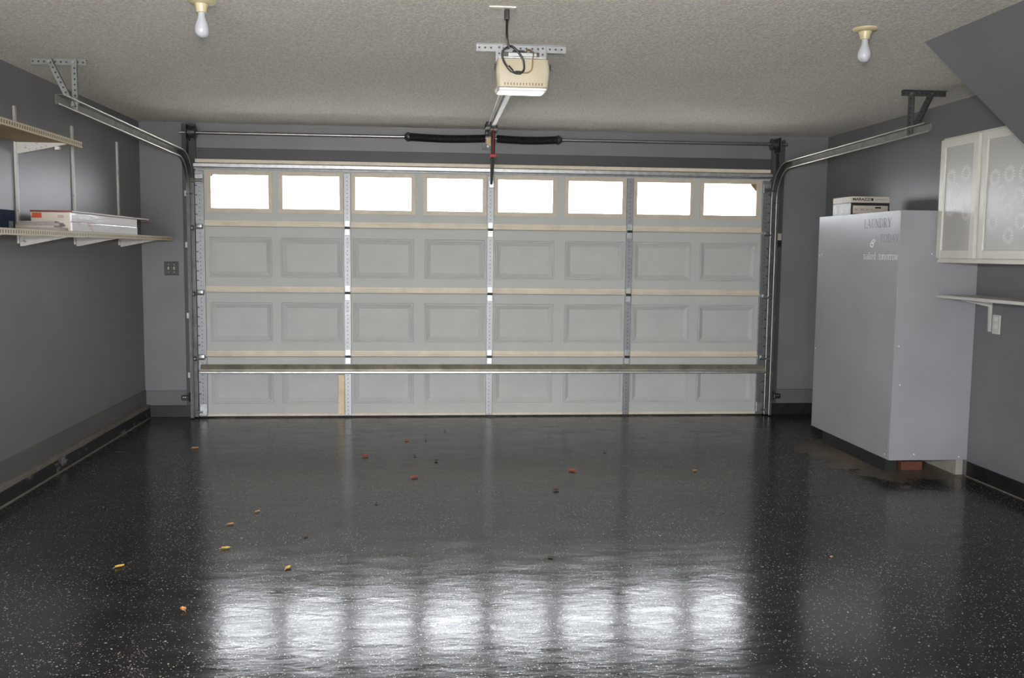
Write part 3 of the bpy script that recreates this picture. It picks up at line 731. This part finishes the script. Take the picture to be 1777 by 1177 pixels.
# ================================================================== TILE CARTONS on the enclosure
def carton(name, x0, x1, y0, y1, z0, z1, body, label, group):
    r = thing(name, label, 'carton', ((x0 + x1) / 2, (y0 + y1) / 2, z0), group)
    return r
TX0, TX1, TY0, TY1 = 2.575, 2.870, -1.40, -1.09
c1 = thing('tile_carton', 'black tile carton with a cream label, lower of the two on the grey enclosure', 'carton', (TX0, TY0, BZ1 - .001), 'tile cartons')
obj('carton_body', MB().box(TX0, TX1, TY0, TY1, BZ1 - .001, 1.833, .002), 'carton_dark', c1)
obj('carton_side', MB().box(TX0 - .001, TX0 + .001, TY0 + .006, TY1 - .003, BZ1 + .002, 1.830), 'carton_grey', c1)
obj('carton_label', MB().box(TX0 + .014, TX1 - .012, TY0 - .001, TY0 + .001, BZ1 + .016, 1.812), 'carton_cream', c1)
lb = MB()
for x, w in ((TX0 + .03, .02), (TX0 + .07, .03), (TX0 + .115, .02), (TX0 + .15, .02)): lb.box(x, x + w, TY0 - .0016, TY0 - .001, 1.776, 1.790)
obj('label_print', lb, 'paper_grey', c1)
obj('label_print', MB().box(TX0 + .185, TX0 + .23, TY0 - .0016, TY0 - .001, 1.792, 1.804), 'ink_black', c1)
c2 = thing('tile_carton', 'white tile carton printed MARAZZI, on top of the black carton', 'carton', (TX0, TY0, 1.833), 'tile cartons')
obj('carton_body', MB().box(TX0 - .002, TX1, TY0 - .002, TY1, 1.8335, 1.8785, .002), 'carton_cream', c2)
obj('carton_tape', MB().box(TX0 - .003, TX0 - .001, -1.26, -1.22, 1.836, 1.8775), 'carton_grey', c2)
def text_mesh(body, height, width):
    cu = bpy.data.curves.new('txt', 'FONT'); cu.body = body; cu.size = 1; cu.extrude = 0; cu.offset = .03
    to = bpy.data.objects.new('txt', cu); COL.objects.link(to); dg = bpy.context.evaluated_depsgraph_get()
    me = bpy.data.meshes.new_from_object(to.evaluated_get(dg)); bpy.data.objects.remove(to)
    xs = [v.co.x for v in me.vertices]; ys = [v.co.y for v in me.vertices]
    for v in me.vertices: v.co = Vector(((v.co.x - min(xs)) / (max(xs) - min(xs)) * width, 0, (v.co.y - min(ys)) / (max(ys) - min(ys)) * height))
    return me
me = text_mesh('MARAZZI', .021, .136); me.materials.append(MATS['ink_black'])
obj('lettering', me, None, c2, loc=(TX0 + .010, TY0 - .0030, 1.848))
obj('emblem', MB().box(TX0 + .151, TX0 + .168, TY0 - .0032, TY0 - .002, 1.848, 1.867).box(TX0 + .156, TX0 + .163, TY0 - .0038, TY0 - .0032, 1.853, 1.862), ['ink_black'], c2)
obj('label_print', MB().box(TX0 + .182, TX1 - .015, TY0 - .003, TY0 - .002, 1.853, 1.861), 'carton_grey', c2)

# ================================================================== WALL CABINET
CX0, CX1, CY0, CY1, CZ0, CZ1 = 2.735, XR - .001, -3.335, -2.338, 1.405, 2.190
cab = thing('wall_cabinet', 'white wall cabinet with flower-printed glass doors on the right wall', 'cabinet', (CX1, CY1, CZ0))
obj('carcass', MB().box(CX0, CX1, CY0, CY1, CZ0, CZ1, .002), 'cab_white', cab)
obj('base_lip', MB().box(CX0 - .004, CX0, CY0, CY1, CZ0, CZ0 + .018), 'cab_white', cab)
fl_me = {}
def flower_mesh():
    mb = MB(); n = 18
    for k in range(n):
        a = 2 * math.pi * k / n; da = .11
        def p(r, q): return (0, -r * math.cos(q), r * math.sin(q))
        mb.quad(p(.024, a - da * .5), p(.042, a - da * .95), p(.053, a - da * .3), p(.053, a + da * .3), p(.042, a + da * .95), p(.024, a + da * .5))
    return mb.mesh('flower_decal', 'decal_white')
FM = flower_mesh()
def cdoor(y1, y0, label):
    # frame of four members around a frosted pane
    x0, x1 = CX0 - .024, CX0 - .001
    z0, z1 = CZ0 + .026, CZ1 - .014; st = .052
    d = obj('cabinet_door', MB().box(x0, x1, y1 - st, y1, z0, z1, .004).box(x0, x1, y0, y0 + st, z0, z1, .004).box(x0, x1, y0 + st, y1 - st, z0, z0 + st, .004).box(x0, x1, y0 + st, y1 - st, z1 - st, z1, .004), 'cab_white', cab)
    obj('glass_panel', MB().box(x0 + .010, x0 + .014, y0 + st - .002, y1 - st + .002, z0 + st - .002, z1 - st + .002), 'cab_glass', d)
    return d, x0 + .0095, y0 + st, y1 - st
d1, xf, a0, a1 = cdoor(-2.350, -2.762, '')
d2, xf, b0, b1 = cdoor(-2.800, -3.310, '')
for (d, lst, lo, hi) in ((d1, [(-2.47, 1.935), (-2.627, 1.95), (-2.520, 1.853), (-2.668, 1.817), (-2.475, 1.745), (-2.650, 1.715)], a0, a1),
                 (d2, [(-3.060, 1.910), (-2.990, 1.802), (-3.160, 1.782), (-3.066, 1.700), (-3.185, 1.640), (-3.080, 1.565), (-2.925, 1.645), (-2.925, 1.900), (-3.195, 1.905)], b0, b1)):
    for y, z in lst:
        if lo + .048 < y < hi - .048: obj('flower_decal', FM, None, d, loc=(xf, y, z))

# ================================================================== RIGHT SHELF, OUTLET
sh = thing('wall_shelf', 'narrow white shelf board under the cabinet on the right wall', 'shelf', (XR, -2.33, 1.18))
obj('shelf_board', MB().box(2.739, XR - .001, -3.9, BY0 - .002, 1.178, 1.197, .002), 'white_paint', sh)
for y in (-2.500, -3.5):
    obj('shelf_bracket', MB().prism([(XR - .001, 1.178), (XR - .20, 1.178), (XR - .20, 1.168), (XR - .020, 1.13), (XR - .014, .972), (XR - .001, .972)], 'Y', y - .008, y + .008), 'white_paint', sh)
wo = thing('wall_outlet', 'white outlet plate on the right wall below the shelf', 'outlet', (XR, -2.56, 1.02))
obj('plate', MB().box(XR - .009, XR - .001, -2.606, -2.528, .962, 1.082, .003), 'white_paint', wo)
for z in (.995, 1.042): obj('socket', MB().box(XR - .012, XR - .009, -2.584, -2.550, z, z + .028, .001), 'lens_white', wo)

# ================================================================== LIGHT SWITCH on the door wall
sw = thing('light_switch', 'dark double toggle switch plate on the wall left of the door', 'switch', (-2.698, YD, 1.27))
obj('plate', MB().box(-2.758, -2.640, YD - .008, YD - .0005, 1.214, 1.330, .003), 'switch_dark', sw)
for x in (-2.722, -2.676): obj('toggle', MB().box(x - .006, x + .006, YD - .018, YD - .008, 1.262, 1.286, .002), 'toggle_cream', sw)
for x in (-2.722, -2.676):
    for z in (1.240, 1.304): obj('screw', MB().tube([(x, YD - .0095, z), (x, YD - .008, z)], .004, 6), 'galvanized', sw)

# photo-eye sensors near the floor on each track
for sgn, lab in ((-1, 'black safety sensor low beside the left door track'), (1, 'black safety sensor low beside the right door track')):
    s = thing('safety_sensor', lab, 'sensor', (sgn * 2.56, -.06, .17), 'safety sensors')
    x0, x1 = sorted((sgn * 2.545, sgn * 2.605))
    obj('sensor_body', MB().box(x0, x1, -.095, -.055, .165, .205, .006), 'black_plastic', s)
    obj('indicator', MB().tube([(sgn * 2.585, -.098, .192), (sgn * 2.585, -.094, .192)], .005, 8).tube([(sgn * 2.568, -.098, .192), (sgn * 2.568, -.094, .192)], .005, 8), 'galvanized', s)
    x0, x1 = sorted((sgn * 2.537, sgn * 2.548))
    obj('sensor_bracket', MB().box(x0, x1, -.085, .034, .150, .222, .002), 'spring_black', s)
kb = thing('wall_button', 'small cream box over a black box on the right jamb board', 'button', (2.58, .035, 1.55))
obj('cream_box', MB().box(2.553, 2.600, .008, .034, 1.572, 1.632, .003), 'toggle_cream', kb)
obj('black_box', MB().box(2.553, 2.600, .010, .034, 1.512, 1.570, .003), 'black_plastic', kb)
# wooden strip on the bottom door section
tag(obj('wood_strip', MB().box(-1.302, -1.250, -.032, -.0145, .036, .372, .002), 'stick_wood', None), 'short pale wooden strip upright beside the left door stile', 'wood strip')

# ================================================================== LEFT SHELVES
STY = [-2.345, -1.457, -.530]
labs = ['white slotted shelf standard nearest the camera on the left wall', 'middle white slotted shelf standard on the left wall', 'white slotted shelf standard nearest the garage door']
for y, l in zip(STY, labs):
    tag(obj('shelf_standard', MB().box(XL, XL + .014, y - .013, y + .013, 1.46, 2.256, .002), 'standard_white', None), l, 'shelf standard', 'shelf standards')
XFR = -2.618
def shelf(y0, y1, z0, z1, label, brackets):
    t = thing('shelf', label, 'shelf', (XL + .2, (y0 + y1) / 2, z0))
    obj('shelf_board', MB().box(XL + .016, XFR - .004, y0, y1, z0 + .010, z1 - .003, .001), 'shelf_wood', t)
    obj('edge_strip', MB().box(XFR - .004, XFR, y0, y1, z0, z1, .001), 'slotted_strip', t, loc=(XFR, y0, (z0 + z1) / 2))
    for y in brackets:
        obj('shelf_bracket', MB().prism([(XL + .015, z0 + .010), (XFR - .03, z0 + .010), (XFR - .03, z0 + .002), (XL + .03, z0 - .055), (XL + .015, z0 - .055)], 'Y', y - .007, y + .007), 'standard_white', t)
    return t
shelf(-3.75, -2.168, 2.038, 2.074, 'upper shelf board with a beige slotted edge on the left wall', [-2.345, -3.2])
shelf(-3.75, -2.168, 1.500, 1.535, 'lower shelf board with a slotted edge, the part nearest the camera', [-2.345, -3.2])
shelf(-2.166, -.180, 1.504, 1.535, 'long lower shelf board reaching towards the garage door corner', [-1.457, -.530])
tag(obj('clip', MB().box(-2.71, -2.685, -2.36, -2.33, 2.008, 2.0275, .003), 'white_paint', None), 'small white clip hanging under the upper left shelf', 'clip')
# flooring packs
def pack(z0, z1, label, dx):
    p = thing('flooring_pack', label, 'pack', (-2.74, -1.75, z0), 'flooring packs on the lower shelf')
    obj('wrapped_boards', MB().box(-2.852 + dx, -2.622 + dx, -2.372, -1.122, z0, z1, .004), 'shrink_wrap', p)
    obj('end_label', MB().box(-2.845 + dx, -2.632 + dx, -2.3738, -2.3722, z0 + .004, z1 - .004), 'carton_cream', p)
    return p
p1 = pack(1.5352, 1.5900, 'white shrink-wrapped flooring pack, lower of the two on the shelf', .002)
p2 = pack(1.5905, 1.6460, 'white shrink-wrapped flooring pack, upper of the two on the shelf', 0)
obj('orange_corner', MB().box(-2.845, -2.790, -2.3752, -2.374, 1.612, 1.642), 'orange_print', p2)
obj('bar_code', MB().box(-2.70, -2.665, -2.3752, -2.374, 1.612, 1.630), 'paper_grey', p2)
obj('bar_code', MB().box(-2.70, -2.665, -2.3752, -2.374, 1.552, 1.570), 'paper_grey', p1)
tag(obj('floor_plank', MB().box(-2.855, -2.616, -2.376, -.842, 1.6465, 1.6565, .001), 'plank_brown', None), 'loose reddish brown plank on top of the shrink-wrapped packs', 'plank')
plab = ['lowest thick tan board', 'second lowest board', 'middle thin board', 'second highest thin board', 'topmost thin board']
zz = 1.5352
for i, (h, xa, xb, ya, mt) in enumerate(((.018, -2.915, -2.640, -2.520, 'paper_grey'), (.011, -2.918, -2.675, -2.500, 'carton_cream'), (.009, -2.908, -2.655, -2.470, 'paper_grey'), (.009, -2.900, -2.665, -2.455, 'carton_grey'), (.010, -2.890, -2.690, -2.445, 'paper_grey'))):
    tag(obj('board_offcut', MB().box(xa, xb, ya, -2.380, zz, zz + h - .0008, .001), mt, None), plab[i] + ' in the small stack before the flooring packs', 'board', 'stack of board offcuts'); zz += h
nb = thing('navy_carton', 'dark navy carton at the left end of the lower shelf', 'carton', (-2.86, -2.95, 1.5352))
obj('carton_body', MB().box(-2.922, -2.800, -3.20, -2.705, 1.5352, 1.640, .003), 'carton_navy', nb)
obj('carton_label', MB().box(-2.7998, -2.7988, -2.79, -2.735, 1.545, 1.58), 'carton_dark', nb)

# ================================================================== DEBRIS ON THE FLOOR
def leaf(x, y, s, rot, matn, label, kind):
    mb = MB(); n = 7; rows = []
    curl = random.uniform(.5, .9)
    for i in range(n + 1):
        t = i / n; w = math.sin(math.pi * min(1, t * .92 + .06)) ** .7 * .62
        row = []
        for j in (-1, -.5, 0, .5, 1):
            px, py = (t - .5) * 2, j * w
            row.append((px, py, .06 + curl * (abs(j) ** 2) * .5 + .35 * (t - .5) ** 2 + random.uniform(-.03, .03)))
        rows.append(row)
    ca, sa = math.cos(rot), math.sin(rot)
    P = [[(x + s * (p[0] * ca - p[1] * sa), y + s * (p[0] * sa + p[1] * ca), .002 + s * max(0, p[2])) for p in r] for r in rows]
    for i in range(n):
        for j in range(4): mb.quad(P[i][j], P[i + 1][j], P[i + 1][j + 1], P[i][j + 1])
    # curled stalk
    e = P[0][2]; q = (x - s * 1.5 * ca, y - s * 1.5 * sa, .003); mb.tube([e, q], s * .05, 5)
    o = obj(kind, mb, matn, None, loc=(x, y, 0))
    return tag(o, label, 'leaf', 'dry leaves on the floor')
LV = [(-1.926, -3.851, .020, .6, 'leaf_yellow', 'yellow dry leaf on the floor, leftmost of the large ones'),
      (-1.507, -3.610, .020, 0.1, 'leaf_yellow', 'pale yellow flat leaf on the floor left of the window reflections'),
      (-1.168, -3.911, .019, 1.1, 'leaf_yellow', 'yellow curled leaf just above the left window reflections'),
      (-1.511, -4.390, .019, 2.2, 'leaf_tan', 'curled tan leaf nearest the camera, left of the reflections'),
      (-1.567, -3.205, .017, .4, 'leaf_tan', 'tan leaf lying behind the pale yellow flat leaf'),
      (-1.470, -2.970, .015, .9, 'leaf_tan', 'small tan leaf right behind the other tan leaf'),
      (-2.208, -1.277, .022, .1, 'leaf_tan', 'orange tan leaf near the left curb and the garage door'),
      (-.477, -1.761, .022, 1.6, 'leaf_brown', 'dark curled leaf left of the centre stile reflection'),
      (-.971, -1.595, .020, .2, 'leaf_red', 'small reddish leaf in front of the left stile'),
      (-.620, -2.225, .024, .5, 'leaf_red', 'red orange leaf scrap near the middle of the floor'),
      (.418, -2.089, .024, 2.6, 'leaf_red', 'faded red scrap right of the centre stile reflection'),
      (.241, -2.591, .018, .3, 'leaf_brown', 'small brown leaf scrap right of centre'),
      (.043, -3.828, .014, 2.4, 'leaf_brown', 'black speck of debris just above the middle window reflections'),
      (-1.151, -3.437, .014, .5, 'leaf_brown', 'tiny dark crumb between the yellow leaves and the centre')]
LV += [(-.693, -1.043, .015, .3, 'leaf_red', 'tiny reddish crumb close to the door, left of the centre stile'),
       (-.549, -1.048, .012, 1.3, 'leaf_brown', 'tiny brown crumb close to the door beside the reddish crumb'),
       (-.625, -1.591, .013, .8, 'leaf_brown', 'small dark crumb beside the dark curled leaf'),
       (-.397, -.686, .012, 2.0, 'leaf_brown', 'black crumb nearest the garage door'),
       (.749, -1.512, .013, .2, 'leaf_brown', 'dark crumb on the floor before the third door stile'),
       (1.239, -2.125, .015, .4, 'leaf_tan', 'pale pinkish scrap right of the middle of the floor'),
       (1.391, -3.905, .012, 1.0, 'leaf_tan', 'tiny pale scrap on the dark floor right of the reflections'),
       (-.829, -2.837, .012, 1.9, 'leaf_brown', 'small brown crumb in front of the left stile reflection')]
for a in LV: leaf(*a, 'dry_leaf')
